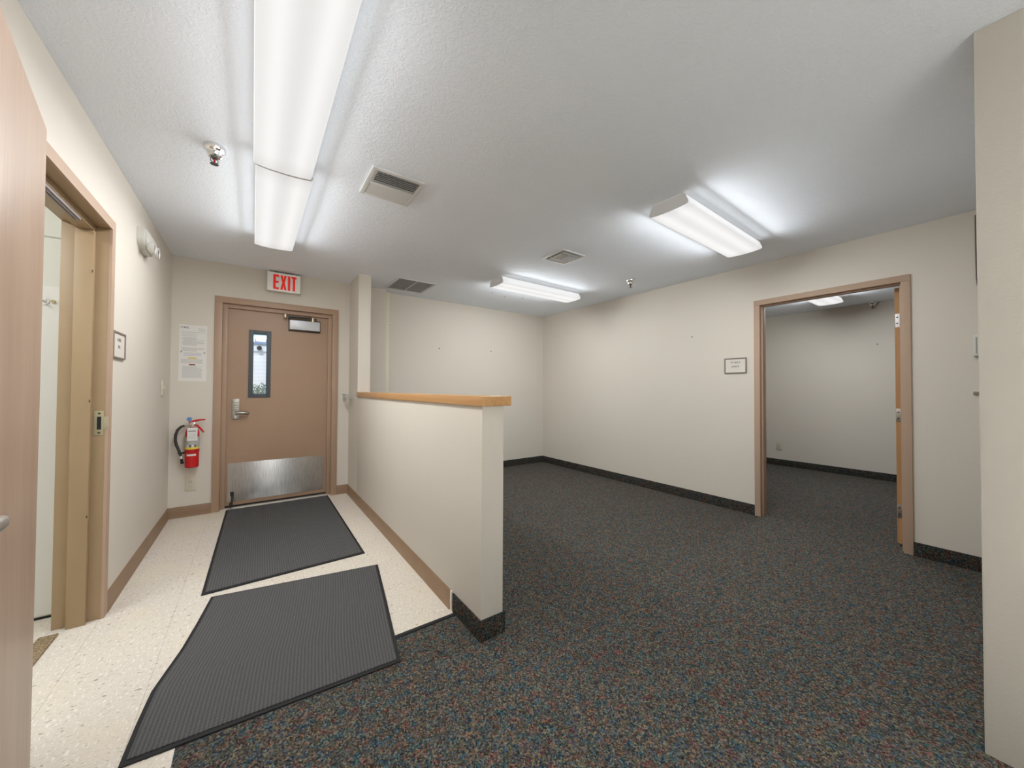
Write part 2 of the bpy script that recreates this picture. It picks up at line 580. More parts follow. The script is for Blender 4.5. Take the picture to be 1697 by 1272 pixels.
def text_mesh(name, body, size, m, parent, loc, sx=1.0, extrude=0.0006, bold=0.0, align='CENTER'):
    """upright text in the local XZ plane facing local -Y"""
    cu = bpy.data.curves.new(name, 'FONT')
    cu.body = body
    cu.size = size
    cu.align_x = align
    cu.align_y = 'CENTER'
    cu.extrude = extrude
    cu.offset = bold
    tmp = bpy.data.objects.new(name + '_t', cu)
    COL.objects.link(tmp)
    dg = bpy.context.evaluated_depsgraph_get()
    me = bpy.data.meshes.new_from_object(tmp.evaluated_get(dg))
    bpy.data.objects.remove(tmp)
    me.transform(Matrix.Translation(loc) @ Matrix.Rotation(PI / 2, 4, 'X') @ Matrix.Scale(sx, 4, Vector((1, 0, 0))))
    me.materials.clear()
    me.materials.append(m)
    me.name = name
    o = bpy.data.objects.new(name, me)
    COL.objects.link(o)
    o.parent = parent
    return o

# ------------------------------------------------------------------ dimensions of the place
H = 2.44
XL, XR = -0.637, 3.981
YB, YB2 = 4.558, 4.7045
HX1, HX2, HY, HT = 0.8986, 1.0244, 1.514, 1.1233
YC = 4.113
YSEAM = 1.778
TW = 0.12
XO = 7.0                      # far wall of the office
YN0, YN1 = -0.08, 0.0867      # near wall on the right
XN = 2.0

# ------------------------------------------------------------------ shell
mb = MB()
mb.box(-2.4, HX1, YSEAM, YB + 0.14, -0.1, 0)
mb.box(-2.4, -0.20, -0.35, YSEAM, -0.1, 0)
mb.box(-2.4, XO + 0.12, -2.6, -0.35, -0.1, 0)  # unseen rear floor, made pale tile to bounce light upward
struct('floor', mb, M_TILE, 'cream speckled vinyl tile floor of the entry passage', 'floor')
mb = MB()
mb.box(-0.20, HX1, -0.35, YSEAM, -0.1, 0)
mb.box(HX1, XO + 0.12, -0.35, YB2 + 0.12, -0.1, 0)
struct('floor_carpet', mb, M_CARPET, 'dark multicoloured loop carpet of the waiting room and office', 'carpet')
mb = MB()
mb.box(-2.4, XO + 0.12, -2.6, YB2 + 0.12, H, H + 0.1)
struct('ceiling', mb, M_CEIL, 'white textured ceiling over the rooms', 'ceiling')

# left wall with its doorway
D3A, D3B, D3T = 1.835, 2.815, 2.075
mb = MB()
mb.box(-0.795, XL, -2.6, D3A, 0, H)
mb.box(-0.795, XL, D3B, YB + 0.14, 0, H)
mb.box(-0.795, XL, D3A, D3B, D3T, H)
struct('wall_left', mb, M_WALL, 'cream wall on the left with an open doorway')
# exit wall
D1A, D1B, D1T = -0.296, 0.748, 2.08
mb = MB()
mb.box(XL, D1A, YB, YB + 0.14, 0, H)
mb.box(D1B, 1.315, YB, YB + 0.14, 0, H)
mb.box(D1A, D1B, YB, YB + 0.14, D1T, H)
struct('wall_exit', mb, M_WALL, 'cream end wall around the exit door')
mb = MB()
mb.box(1.315, XR + TW, YB2, YB2 + 0.12, 0, H)
struct('wall_back', mb, M_WALL, 'cream back wall of the carpeted room')
mb = MB()
mb.box(HX1, HX2, HY, YC, 0, HT, 0.003)
struct('wall_divider', mb, M_WALL, 'cream half wall between the passage and the carpeted room')
mb = MB()
mb.box(HX1, HX2, YC, YB, 0, H)
struct('wall_stub', mb, M_WALL, 'narrow full height cream wall stub at the far end of the half wall')
# right wall with office doorway
D2A, D2B, D2T = 0.50, 1.495, 2.055
mb = MB()
mb.box(XR, XR + TW, -2.6, D2A, 0, H)
mb.box(XR, XR + TW, D2B, YB2, 0, H)
mb.box(XR, XR + TW, D2A, D2B, D2T, H)
struct('wall_right', mb, M_WALL, 'cream wall on the right with the office doorway')
mb = MB()
mb.box(XN, XR, YN0, YN1, 0, H, 0.004)
struct('wall_near', mb, M_WALLN, 'cream orange peel textured wall end at the right edge')
mb = MB()
mb.box(-0.795, -0.55, -2.72, -2.6, 0, H)
mb.box(0.95, XO + 0.12, -2.72, -2.6, 0, H)
mb.box(-0.55, 0.95, -2.72, -2.6, 0, 0.55)
mb.box(-0.55, 0.95, -2.72, -2.6, 2.15, H)
struct('wall_rear', mb, M_WALL, 'cream wall behind the viewpoint')
wn_ = thing('added_window_1', 'unseen window added behind the viewpoint to bring in fill light', 'window', (0.20, -2.66, 1.35), kind='structure')  # made-up window, gives the added fill light an opening
mb = MB()
for x in (-0.72, 0, 0.72):
    mb.box(x - 0.03, x + 0.03, -0.04, 0.04, -0.76, 0.76)
mb.box(-0.75, 0.75, -0.04, 0.04, -0.80, -0.76)
mb.box(-0.75, 0.75, -0.04, 0.04, 0.76, 0.80)
mb.build('window_frame', M_WHITE, wn_)
MB().box(-0.69, 0.69, -0.003, 0.003, -0.76, 0.76).build('window_pane', M_GLASS, wn_)
mb = MB()
mb.box(XO, XO + 0.12, -2.6, 4.1, 0, H)
mb.box(XR + TW, XO, 3.98, 4.1, 0, H)
struct('wall_office', mb, M_WALL, 'cream far wall of the office')
mb = MB()
mb.box(-2.4, -0.795, 2.965, 3.08, 0.012, H)
mb.box(-2.4, -2.28, 0.9, 2.965, 0, H)
mb.box(-2.4, -0.795, 0.78, 0.9, 0, H)
struct('wall_restroom', mb, M_RESTWALL, 'pale wall of the small room through the left doorway')
mb = MB()
mb.box(-2.28, -0.797, 2.957, 2.965, 0.02, 1.735)
struct('trim_1', mb, M_FRP, 'white wall panel on the small room wall', 'panel')
mb = MB()
mb.box(-2.28, -0.797, 2.962, 2.965, 1.995, 2.001)
struct('trim_2', mb, mat('grey_seam', (0.42, 0.42, 0.38, 1), 0.7), 'thin grey seam on the small room wall', 'trim')
mb = MB()
mb.box(-2.28, -0.797, 2.9635, 3.07, 0.0, 0.012)
struct('trim_3', mb, M_BLACK, 'dark gap line at the foot of the small room wall', 'trim')

# baseboards -------------------------------------------------------
def cove(face, out, a0, a1, along, m, h=0.10, th=0.006, toe=0.014):
    """vinyl base profile; face = wall coordinate, out = +1/-1 direction, along = 'x' or 'y'"""
    mb = MB()
    pr = [(face, 0), (face + out * toe, 0), (face + out * (th + .003), .012), (face + out * th, .022), (face + out * th, h - .004), (face + out * (th - .003), h), (face, h)]
    mb.prism(pr, a0, a1, 'XZ' if along == 'y' else 'YZ')
    return mb
struct('baseboard_left', cove(XL, 1, D3B + 0.032, YB, 'y', M_VINYL), M_VINYL, 'tan vinyl base along the left wall', 'baseboard')
struct('baseboard_exit_left', cove(YB, -1, XL + 0.006, -0.326, 'x', M_VINYL), M_VINYL, 'tan vinyl base left of the exit door', 'baseboard')
struct('baseboard_exit_right', cove(YB, -1, 0.779, HX1 - 0.006, 'x', M_VINYL), M_VINYL, 'tan vinyl base right of the exit door', 'baseboard')
struct('baseboard_divider', cove(HX1, -1, 1.832, YB, 'y', M_VINYL), M_VINYL, 'tan vinyl base along the half wall', 'baseboard')
mb = MB()
mb.box(HX1 - 0.009, HX1, 1.816, 1.830, 0, 0.104, 0.002)
struct('trim_4', mb, M_CAULK, 'white caulk end between tan base and carpet base', 'trim')
mb = MB()
t_ = 0.009
mb.box(HX1 - t_, HX1, HY, 1.803, 0, 0.10, 0.002)
mb.box(HX1 - t_, HX2 + t_, HY - t_, HY, 0, 0.10, 0.002)
mb.box(HX2, HX2 + t_, HY, YB, 0, 0.10, 0.002)
struct('baseboard_divider_carpet', mb, M_CBASE, 'dark carpet base wrapping the end of the half wall', 'baseboard')
mb = MB()
mb.box(HX2 + t_, XR, YB2 - t_, YB2, 0, 0.10, 0.002)
struct('baseboard_back', mb, M_CBASE, 'dark carpet base along the back wall', 'baseboard')
mb = MB()
mb.box(XR - t_, XR, 1.517, YB2 - t_, 0, 0.10, 0.002)
mb.box(XR - t_, XR, YN1 + 0.001, 0.478, 0, 0.10, 0.002)
struct('baseboard_right', mb, M_CBASE, 'dark carpet base along the right wall', 'baseboard')
mb = MB()
mb.box(XO - t_, XO, -2.5, 3.98, 0, 0.10, 0.002)
struct('baseboard_office', mb, M_CBASE, 'dark carpet base along the office wall', 'baseboard')
mb = MB()
mb.prism([(YSEAM - 0.016, 0), (YSEAM - 0.014, 0.005), (YSEAM + 0.002, 0.005), (YSEAM + 0.012, 0.001), (YSEAM + 0.012, 0)], -0.2, HX1 - 0.010, 'YZ')
struct('trim_5', mb, M_BLACK, 'black reducer strip where the carpet meets the tile', 'trim')
# vertical painted raceway at the left of the back wall
M_RACE = mat('ivory_raceway', (0.76, 0.72, 0.60, 1), 0.5)
rw = thing('wire_raceway', 'narrow cream vertical raceway strip running up the back wall behind the half wall', 'raceway', (1.366, YB2, 0))
MB().box(-0.022, 0.024, -0.034, 0, 0.10, H - 0.001, 0.003).build('channel', M_RACE, rw)
MB().box(-0.030, 0.050, -0.037, 0.0, 2.03, 2.05, 0.003).build('clip', M_RACE, rw)

# ------------------------------------------------------------------ exit door (door_1)
d1 = thing('door_1', 'taupe painted exit door with narrow window and steel kick plate', 'door', (0, YB, 0), kind='structure')
def frame_mesh(x0, x1, top, face, dep, m, parent, f=0.058, stop_in=0.042, st=0.034, sd=0.06, rab=0.045, z0=0.0):
    """hollow-metal frame in local coordinates: face plane at y=-face, x0/x1 outer edges; rabbet rab deep, then a stop"""
    mb = MB()
    mb.box(x0, x0 + f, -face, dep, z0, top - f, 0.002)
    mb.box(x1 - f, x1, -face, dep, z0, top - f, 0.002)
    mb.box(x0, x1, -face, dep, top - f, top, 0.002)
    o = mb.build('door_frame', m, parent)
    mb = MB()
    mb.box(x0 + f, x0 + f + st, rab, rab + sd, z0, top - f - st, 0.0015)
    mb.box(x1 - f - st, x1 - f, rab, rab + sd, z0, top - f - st, 0.0015)
    mb.box(x0 + f, x1 - f, rab, rab + sd, top - f - st, top - f, 0.0015)
    mb.build('door_stop', m, parent)
    return o
frame_mesh(-0.326, 0.778, 2.11, 0.012, 0.139, M_FRAME, d1, f=0.060, st=0.040, sd=0.03, rab=0.030)
leaf = MB()
Ly0, Ly1 = 0.0605, 0.1045
wx0, wx1, wz0, wz1 = -0.045, 0.130, 1.118, 1.803
leaf.box(-0.262, wx0, Ly0, Ly1, 0.030, 2.045)
leaf.box(wx1, 0.714, Ly0, Ly1, 0.030, 2.045)
leaf.box(wx0, wx1, Ly0, Ly1, 0.030, wz0)
leaf.box(wx0, wx1, Ly0, Ly1, wz1, 2.045)
lf = leaf.build('door_leaf', M_TAUPE, d1)
wf = MB()
fx = 0.032
for a in ((wx0 - .008, wx0 + fx, wz0 - .008, wz1 + .008), (wx1 - fx, wx1 + .008, wz0 - .008, wz1 + .008)):
    wf.box(a[0], a[1], Ly0 - .008, Ly1 + .006, a[2], a[3], 0.003)
wf.box(wx0 + fx, wx1 - fx, Ly0 - .008, Ly1 + .006, wz0 - .008, wz0 + fx, 0.003)
wf.box(wx0 + fx, wx1 - fx, Ly0 - .008, Ly1 + .006, wz1 - fx, wz1 + .008, 0.003)
wfo = wf.build('window_frame', M_GREYFR, d1)
MB().box(wx0 + fx, wx1 - fx, 0.080, 0.085, wz0 + fx, wz1 - fx).build('window_pane', M_GLASS, wfo)
kp = MB().box(-0.208, 0.650, Ly0 - 0.0025, Ly0, 0.068, 0.452, 0.0008).build('kick_plate', M_KICK, d1)
uvk = kp.data.uv_layers.new(name='uv')
for lp in kp.data.loops:
    cv = kp.data.vertices[lp.vertex_index].co
    uvk.data[lp.index].uv = (cv.x, cv.z)
sc = MB()
for i in range(7):
    x = -0.195 + i * (0.832 / 6)
    for z in (0.080, 0.440):
        sc.cyl((x, Ly0 - 0.0038, z), (x, Ly0 - 0.0025, z), 0.004, seg=8)
sc.build('screws', M_STEEL, kp)
# lever lock
M_AGED = mat('aged_satin_steel', (0.42, 0.395, 0.36, 1), 0.38, 1.0)
lk = MB().box(-0.181, -0.121, Ly0 - 0.016, Ly0, 0.893, 1.098, 0.006).build('lock_plate', M_AGED, d1)
kb = MB()
for i in range(4):
    kb.box(-0.170, -0.132, Ly0 - 0.018, Ly0 - 0.016, 0.985 + i * 0.024, 0.999 + i * 0.024, 0.0008)
kb.build('lock_ribs', M_AGED, lk)
lv = MB()
lv.cyl((-0.151, Ly0 - 0.016, 0.958), (-0.151, Ly0 - 0.030, 0.958), 0.026)
lv.cyl((-0.151, Ly0 - 0.030, 0.958), (-0.151, Ly0 - 0.058, 0.958), 0.012)
lv.tube([(-0.153, Ly0 - 0.056, 0.958), (-0.130, Ly0 - 0.060, 0.959), (-0.09, Ly0 - 0.060, 0.958), (-0.055, Ly0 - 0.056, 0.955), (-0.046, Ly0 - 0.050, 0.954)], [0.015, 0.018, 0.018, 0.018, 0.013], 14)
lv.build('lever_handle', M_AGED, d1)
MB().cyl((-0.151, Ly0 - 0.020, 0.918), (-0.151, Ly0 - 0.016, 0.918), 0.012).build('lock_cylinder', M_STEEL, d1)
# closer
cl = MB().box(0.292, 0.600, Ly0 - 0.012, Ly0, 1.832, 1.965, 0.002).build('closer_backplate', M_DARK, d1)
MB().box(0.300, 0.590, Ly0 - 0.060, Ly0 - 0.012, 1.846, 1.948, 0.004).build('closer_cover', M_SILVER, d1)
am = MB()
am.box(0.285, 0.560, Ly0 - 0.056, Ly0 - 0.040, 1.968, 1.980, 0.002, rot=Matrix.Rotation(-0.03, 3, 'Y'))
am.box(0.250, 0.500, Ly0 - 0.070, Ly0 - 0.057, 1.976, 1.988, 0.002)
am.build('closer_arm', M_DARK, d1)
pv = MB()
pv.cyl((0.520, Ly0 - 0.048, 1.948), (0.520, Ly0 - 0.048, 1.992), 0.015)
pv.cyl((0.258, Ly0 - 0.062, 1.964), (0.258, Ly0 - 0.062, 1.996), 0.016)
pv.build('closer_pivot', mat('brass_pivot', (0.62, 0.50, 0.34, 1), 0.35, 0.8), d1)
# kick-down holder
kh = MB()
kh.box(-0.185, -0.155, Ly0 - 0.012, Ly0 - 0.0028, 0.125, 0.165, 0.003)
kh.tube([(-0.170, Ly0 - 0.016, 0.150), (-0.168, Ly0 - 0.030, 0.110), (-0.172, Ly0 - 0.048, 0.062)], 0.007)
kh.cyl((-0.172, Ly0 - 0.048, 0.070), (-0.176, Ly0 - 0.054, 0.035), 0.013, 0.016)
kh.build('kick_down_holder', M_DARK, d1)
MB().box(-0.262, 0.714, Ly0 + 0.002, Ly1 - 0.002, 0.014, 0.0305).build('leaf_bottom_strip', M_BLACK, d1)  # black strip filling the gap between leaf and threshold
thr = MB()
thr.prism([(0.020, 0.0), (0.034, 0.012), (0.125, 0.013), (0.139, 0.0)], -0.262, 0.714, 'YZ')
thr.build('threshold', mat('worn_aluminium_sill', (0.50, 0.47, 0.42, 1), 0.5, 0.5), d1)

# ------------------------------------------------------------------ office doorway (door_2), wall faces -X
d2 = thing('door_2', 'office doorway with pinkish tan frame and its wood door swung open inside', 'door', (XR, 1.0, 0), -PI / 2, kind='structure')
# local x -> world -Y ; world y = 1.0 - lx
frame_mesh(1.0 - 1.518, 1.0 - 0.479, 2.083, 0.012, TW + 0.012, M_PINK, d2, f=0.050, st=0.012, sd=0.045, rab=0.028)
lf2 = MB().box(1.0 - 0.581, 1.0 - 0.5365, TW + 0.016, TW + 0.016 + 0.90, 0.024, 2.020, 0.002)
lf2 = lf2.build('door_leaf', [M_BIRCH], d2)
MB().box(1.0 - 0.5815, 1.0 - 0.536, TW + 0.0135, TW + 0.0165, 0.024, 2.020).build('door_edge', M_OAKEDGE, d2)
for z0, m_ in ((1.711, M_PAPER), (0.966, M_STEEL), (0.222, M_STEEL)):
    hm = MB()
    hm.box(1.0 - 0.579, 1.0 - 0.543, TW + 0.0115, TW + 0.0137, z0, z0 + 0.106, 0.0008)
    hm.cyl((1.0 - 0.533, TW + 0.020, z0), (1.0 - 0.533, TW + 0.020, z0 + 0.106), 0.005, seg=10)
    h_ = hm.build('hinge', M_AGED, d2)
    if m_ is M_PAPER:
        h_.data.materials[0] = mat('bright_steel', (0.85, 0.85, 0.86, 1), 0.5, 0.35)
        h_['label'] = 'bright hinge plate'
    s_ = MB()
    for dz in (0.03, 0.078):
        s_.cyl((1.0 - 0.568, TW + 0.0108, z0 + dz), (1.0 - 0.568, TW + 0.0116, z0 + dz), 0.0055, seg=10)
    s_.build('screws', M_DARK, h_)

# ------------------------------------------------------------------ left doorway (door_3), wall faces +X
d3 = thing('door_3', 'left doorway with tan frame and birch door folded back against the wall', 'door', (XL, 0, 0), PI / 2, kind='structure')
# local x -> world +Y, local y -> world -X
frame_mesh(1.805, 2.845, 2.095, 0.011, 0.168, M_OCHRE_LIT, d3, f=0.050, st=0.030, sd=0.066, rab=0.048)
fc = MB()
fc.box(1.8045, 1.856, -0.0115, 0.0005, 0, 2.0455)
fc.box(2.794, 2.8455, -0.0115, 0.0005, 0, 2.0455)
fc.box(1.8045, 2.8455, -0.0115, 0.0005, 2.0445, 2.0955)
fc.build('frame_face', M_PINK, d3)
sk = MB()
sk.box(2.7925, 2.7955, 0.006, 0.040, 0.955, 1.082, 0.0008)
sk.box(2.7925, 2.7955, -0.012, 0.006, 0.985, 1.052, 0.0008)
sko = sk.build('strike_plate', mat('dull_brass', (0.50, 0.46, 0.32, 1), 0.4, 0.6), d3)
MB().box(2.7915, 2.7926, 0.014, 0.029, 0.985, 1.052).build('strike_hole', M_BLACK, sko)
ss = MB()
for z in (0.968, 1.069):
    ss.cyl((2.7915, 0.0215, z), (2.7926, 0.0215, z), 0.005, seg=10)
ss.build('screws', M_DARK, sko)
# coordinator track under the head
tk = MB()
tk.box(2.02, 2.60, 0.050, 0.078, 2.003, 2.0145, 0.002)
tk.box(2.02, 2.60, 0.058, 0.062, 1.999, 2.003)
tk.box(2.02, 2.60, 0.068, 0.071, 1.999, 2.003)
tk.build('head_track', mat('grey_plastic_track', (0.30, 0.27, 0.27, 1), 0.5), d3)
mu = MB()
for z in (0.55, 1.135, 1.80):
    mu.cyl((2.752, 0.0466, z), (2.752, 0.0482, z), 0.007, seg=10)
mu.build('silencer', mat('brown_rubber', (0.10, 0.06, 0.035, 1), 0.8), d3)
# the birch leaf, hinged on the near jamb and swung almost flat to the wall
hp = Vector((-0.555, 1.807, 0))
ang = math.atan2(-0.985, 0.175)
lf3 = bpy.data.objects.new('door_leaf', None)
me_ = MB()
me_.box(0, 0.91, -0.045, 0, 0.010, 2.030, 0.0015)
lf3 = me_.build('door_leaf', M_BIRCH, d3)
# world transform of the leaf: x along the leaf, +y towards the room
Wm = Matrix.Translation(hp) @ Matrix.Rotation(ang, 4, 'Z')
Pm = Matrix.Translation((XL, 0, 0)) @ Matrix.Rotation(PI / 2, 4, 'Z')
lf3.matrix_local = Pm.inverted() @ Wm
lh = MB()
lh.cyl((0.845, 0, 0.965), (0.845, 0.010, 0.965), 0.032)
lh.cyl((0.845, 0.010, 0.965), (0.845, 0.052, 0.965), 0.011)
lh.tube([(0.850, 0.050, 0.965), (0.82, 0.055, 0.965), (0.785, 0.054, 0.962), (0.745, 0.050, 0.957), (0.736, 0.043, 0.956)], [0.012, 0.013, 0.013, 0.012, 0.009], 14)
lh.build('lever_handle', M_STEEL, lf3)
for z0 in (0.22, 0.97, 1.72):
    hm = MB()
    hm.box(-0.0016, 0.0004, -0.040, -0.006, z0, z0 + 0.11, 0.0004)
    hm.cyl((-0.006, -0.050, z0), (-0.006, -0.050, z0 + 0.11), 0.0055, seg=10)
    hm.build('hinge', M_STEEL, lf3)

# ------------------------------------------------------------------ wooden ledge
lg = MB().box(0.886, 1.065, 1.504, YC - 0.001, HT, 1.1717, 0.004)
tag(lg.build('wood_ledge', M_LEDGE), 'honey coloured wooden ledge capping the cream half wall', 'ledge')

# ------------------------------------------------------------------ ceiling fixtures
def make_fixture(loc, rz, label, group, cat='ceiling light', L=1.20, lit=True, scale=1.0, wide=1.0):
    t = thing('ceiling_light', label, cat, loc, rz, group)
    h = L / 2
    MB().box(-h + .004, h - .004, -0.10, 0.10, -0.022, -0.0005, 0.002).build('housing', M_WHITE, t)
    pr = [(-0.104, -0.010), (-0.114, -0.018), (-0.130, -0.058), (-0.132, -0.066), (-0.129, -0.074), (-0.122, -0.078)]
    mid = [(-0.07, -0.0835), (0.0, -0.086), (0.07, -0.0835)]
    full = pr + mid + [(-y, z) for y, z in reversed(pr)]
    MB().sheet(full, -h + 0.0065, h - 0.0065, 'YZ').build('lens', M_LENS, t)
    for sx in (-1, 1):
        a, b = sorted((sx * h, sx * (h - 0.007)))
        e = MB()
        e.prism([(y * 0.995, z) for y, z in full], a, b, 'YZ')
        e.build('end_cap', M_CAP, t)
    if lit:
        def area(nm, sx, sy, p, rot, w):
            ld = bpy.data.lights.new(nm, 'AREA')
            ld.shape = 'RECTANGLE'
            ld.size, ld.size_y = sx, sy
            ld.energy = w * scale
            ld.color = (0.965, 0.985, 1.0)
            lo = bpy.data.objects.new(nm, ld)
            COL.objects.link(lo)
            lo.parent = t
            lo.location = p
            lo.rotation_euler = rot
        area('tube_light', L - .06, 0.2, (0, 0, -0.090), (0, 0, 0), LAMP_W)
        area('flank_light', L - .06, 0.05, (0, -0.138, -0.100), (-PI / 2 + 0.66, 0, 0), WIDE_W * wide)
        area('flank_light', L - .06, 0.05, (0, 0.138, -0.100), (PI / 2 - 0.66, 0, 0), WIDE_W * wide)
        area('side_light', L - .06, 0.05, (0, -0.138, -0.062), (-PI / 2 - 0.05, 0, 0), SIDE_W)
        area('side_light', L - .06, 0.05, (0, 0.138, -0.062), (PI / 2 + 0.05, 0, 0), SIDE_W)
    return t
make_fixture((0.118, 2.925, H), PI / 2 + 0.004, 'long wraparound ceiling light nearest the exit sign, end to end with another', 'wraparound ceiling lights', L=1.279, scale=1.28, wide=0.45)
make_fixture((0.114, 1.646, H), PI / 2 + 0.004, 'long wraparound ceiling light nearest the camera, in line towards the exit sign', 'wraparound ceiling lights', L=1.279, scale=0.85, wide=0.45)
make_fixture((2.752, 1.330, H), 0.030, 'wraparound ceiling light in front of the office doorway over the carpet', 'wraparound ceiling lights')
make_fixture((2.760, 3.365, H), 0.012, 'wraparound ceiling light near the back wall over the carpet', 'wraparound ceiling lights')
make_fixture((5.620, 1.470, H), 0.0, 'bright ceiling light seen through the office doorway', 'wraparound ceiling lights', scale=1.35)
make_fixture((0.110, -0.9, H), PI / 2, 'unseen added wraparound ceiling light behind the viewpoint above the passage', 'wraparound ceiling lights', scale=0.6)  # unseen fixture, added to raise the light level
make_fixture((2.7, -1.2, H), 0.0, 'unseen added wraparound ceiling light behind the near wall', 'wraparound ceiling lights')  # also unseen, added as fill from the rear
make_fixture((-1.55, 1.9, H), PI / 2, 'unseen added wraparound ceiling light of the small room on the left', 'wraparound ceiling lights', scale=1.0)  # unseen lamp added to brighten the small room

# ------------------------------------------------------------------ sprinklers
def make_sprinkler(loc, label, s=1.0):
    t = thing('fire_sprinkler', label, 'sprinkler', loc, 0.4, 'pendent sprinklers')
    t.scale = (s, s, s)
    MB().lathe([(0.001, -0.0005), (0.046, -0.0005), (0.047, -0.006), (0.045, -0.020), (0.038, -0.028), (0.034, -0.034), (0.031, -0.050), (0.025, -0.055), (0.001, -0.055)]).build('escutcheon', M_CHROME, t)
    b = MB()
    b.lathe([(0.001, -0.055), (0.017, -0.055), (0.017, -0.062), (0.011, -0.066), (0.001, -0.066)], seg=6)
    for sx in (-1, 1):
        b.tube([(0.010 * sx, 0, -0.062), (0.016 * sx, 0, -0.070), (0.015 * sx, 0, -0.078), (0.005 * sx, 0, -0.086), (0, 0, -0.088)], 0.0028, 8)
    b.build('frame', M_BRONZE, t)
    MB().cyl((0, 0, -0.066), (0, 0, -0.085), 0.0042, seg=10).build('glass_bulb', M_BULB, t)
    d_ = MB()
    d_.lathe([(0.001, -0.088), (0.008, -0.088), (0.018, -0.0895), (0.018, -0.091), (0.001, -0.091)], seg=20)
    d_.build('deflector', M_BRONZE, t)
    return t
sp0 = make_sprinkler((-0.183, 2.384, H), 'chrome fire sprinkler hanging between the left wall and the long strip light')
dup(sp0, (3.404, 2.522, H), 'small fire sprinkler hanging near the right wall beyond the office doorway')
dup(sp0, (6.93, 1.19, H), 'fire sprinkler seen through the office doorway near the far wall')

# ------------------------------------------------------------------ vents
v1 = thing('ceiling_vent', 'white louvred supply vent beside the long strip light', 'vent', (0.668, 2.217, H))
hx, hy = 0.152, 0.160
fr = MB()
for a in ((-hx, -hx + .024, -hy, hy), (hx - .024, hx, -hy, hy), (-hx + .024, hx - .024, -hy, -hy + .024), (-hx + .024, hx - .024, hy - .024, hy)):
    fr.box(a[0], a[1], a[2], a[3], -0.014, -0.0005, 0.002)
fr.box(-hx + .024, hx - .024, -0.010, 0.012, -0.016, -0.003, 0.002)
fr.build('vent_frame', M_GRILLE, v1)
MB().box(-hx + .02, hx - .02, -hy + .02, hy - .02, -0.0025, -0.0008).build('duct_shade_plate', M_SHADOWBOX, v1)
for nm, ys, tilt in (('louvers', [-0.126 + i * 0.0190 for i in range(7)], 0.75), ('louvers', [0.020 + i * 0.0135 for i in range(9)], -0.55)):
    sl = MB()
    for y in ys:
        sl.box(-hx + .030, hx - .022, y - 0.0075, y + 0.0075, -0.0125, -0.0112, rot=Matrix.Rotation(tilt, 3, 'X'))
    sl.build(nm, M_GRILLE, v1)
cs = MB()
for i in range(16):
    y = -0.125 + i * 0.0165
    cs.box(-hx + .025, -hx + .034, y, y + 0.004, -0.016, -0.004)
cs.build('side_louvers', M_GRILLE, v1)

v2 = thing('ceiling_vent', 'square four way ceiling diffuser between the two carpet room lights', 'vent', (2.322, 2.455, H))
fr = MB()
hx = 0.142
for r0, r1, z0, z1 in ((hx - .022, hx, -0.008, -0.0005),):
    fr.box(-r1, -r0, -r1, r1, z0, z1, 0.002)
    fr.box(r0, r1, -r1, r1, z0, z1, 0.002)
    fr.box(-r0, r0, -r1, -r0, z0, z1, 0.002)
    fr.box(-r0, r0, r0, r1, z0, z1, 0.002)
fr.build('vent_frame', M_GRILLE, v2)
MB().box(-.12, .12, -.12, .12, -0.002, -0.0008).build('duct_shade_plate', M_DUCTGREY, v2)
MB().box(-.095, -.006, -.060, .052, -0.0032, -0.0020).build('throat_shade_panel', M_SHADOWBOX, v2)  # dark panel painted in for the shaded gaps of this quadrant
for nm, bx, along, tilt, n_ in (('louvers', (-.095, -.006, -.060, .052), 'y', 1.25, 4), ('louvers', (.004, .100, -.060, .052), 'x', 0.25, 7),
                                ('louvers', (-.095, .100, .062, .104), 'x', -0.25, 3), ('louvers', (-.095, .100, -.106, -.068), 'x', 0.35, 3)):
    lo = MB()
    for i in range(n_):
        if along == 'y':
            x_ = bx[0] + (i + .5) * (bx[1] - bx[0]) / n_
            lo.box(x_ - .0065, x_ + .0065, bx[2], bx[3], -0.0105, -0.0092, rot=Matrix.Rotation(tilt, 3, 'Y'))
        else:
            y_ = bx[2] + (i + .5) * (bx[3] - bx[2]) / n_
            lo.box(bx[0], bx[1], y_ - .0072, y_ + .0072, -0.0105, -0.0092, rot=Matrix.Rotation(tilt, 3, 'X'))
    lo.build(nm, M_GRILLE, v2)

v3 = thing('return_grille', 'two panel return air grille on the ceiling near the back wall', 'vent', (1.500, 4.212, H))
hx, hy = 0.228, 0.250
fr = MB()
for a in ((-hx, -hx + .024, -hy, hy), (hx - .024, hx, -hy, hy), (-hx + .024, hx - .024, -hy, -hy + .024), (-hx + .024, hx - .024, hy - .024, hy), (-0.008, 0.008, -hy + .024, hy - .024)):
    fr.box(a[0], a[1], a[2], a[3], -0.010, -0.0005, 0.002)
fr.build('vent_frame', M_GRILLE, v3)
MB().box(-hx + .02, hx - .02, -hy + .02, hy - .02, -0.0022, -0.0008).build('duct_shade_plate', M_DUCTGREY, v3)
lo = MB()
n_ = 34
for sx in (-1, 1):
    for i in range(n_):
        y = -hy + .030 + i * (2 * hy - .060) / (n_ - 1)
        x0, x1 = sorted((sx * 0.012, sx * (hx - .030)))
        lo.box(x0, x1, y - 0.0055, y + 0.0055, -0.0072, -0.0062, rot=Matrix.Rotation(0.35, 3, 'X'))
lo.build('louvers', mat('grey_grille_enamel', (0.62, 0.615, 0.60, 1), 0.6), v3)

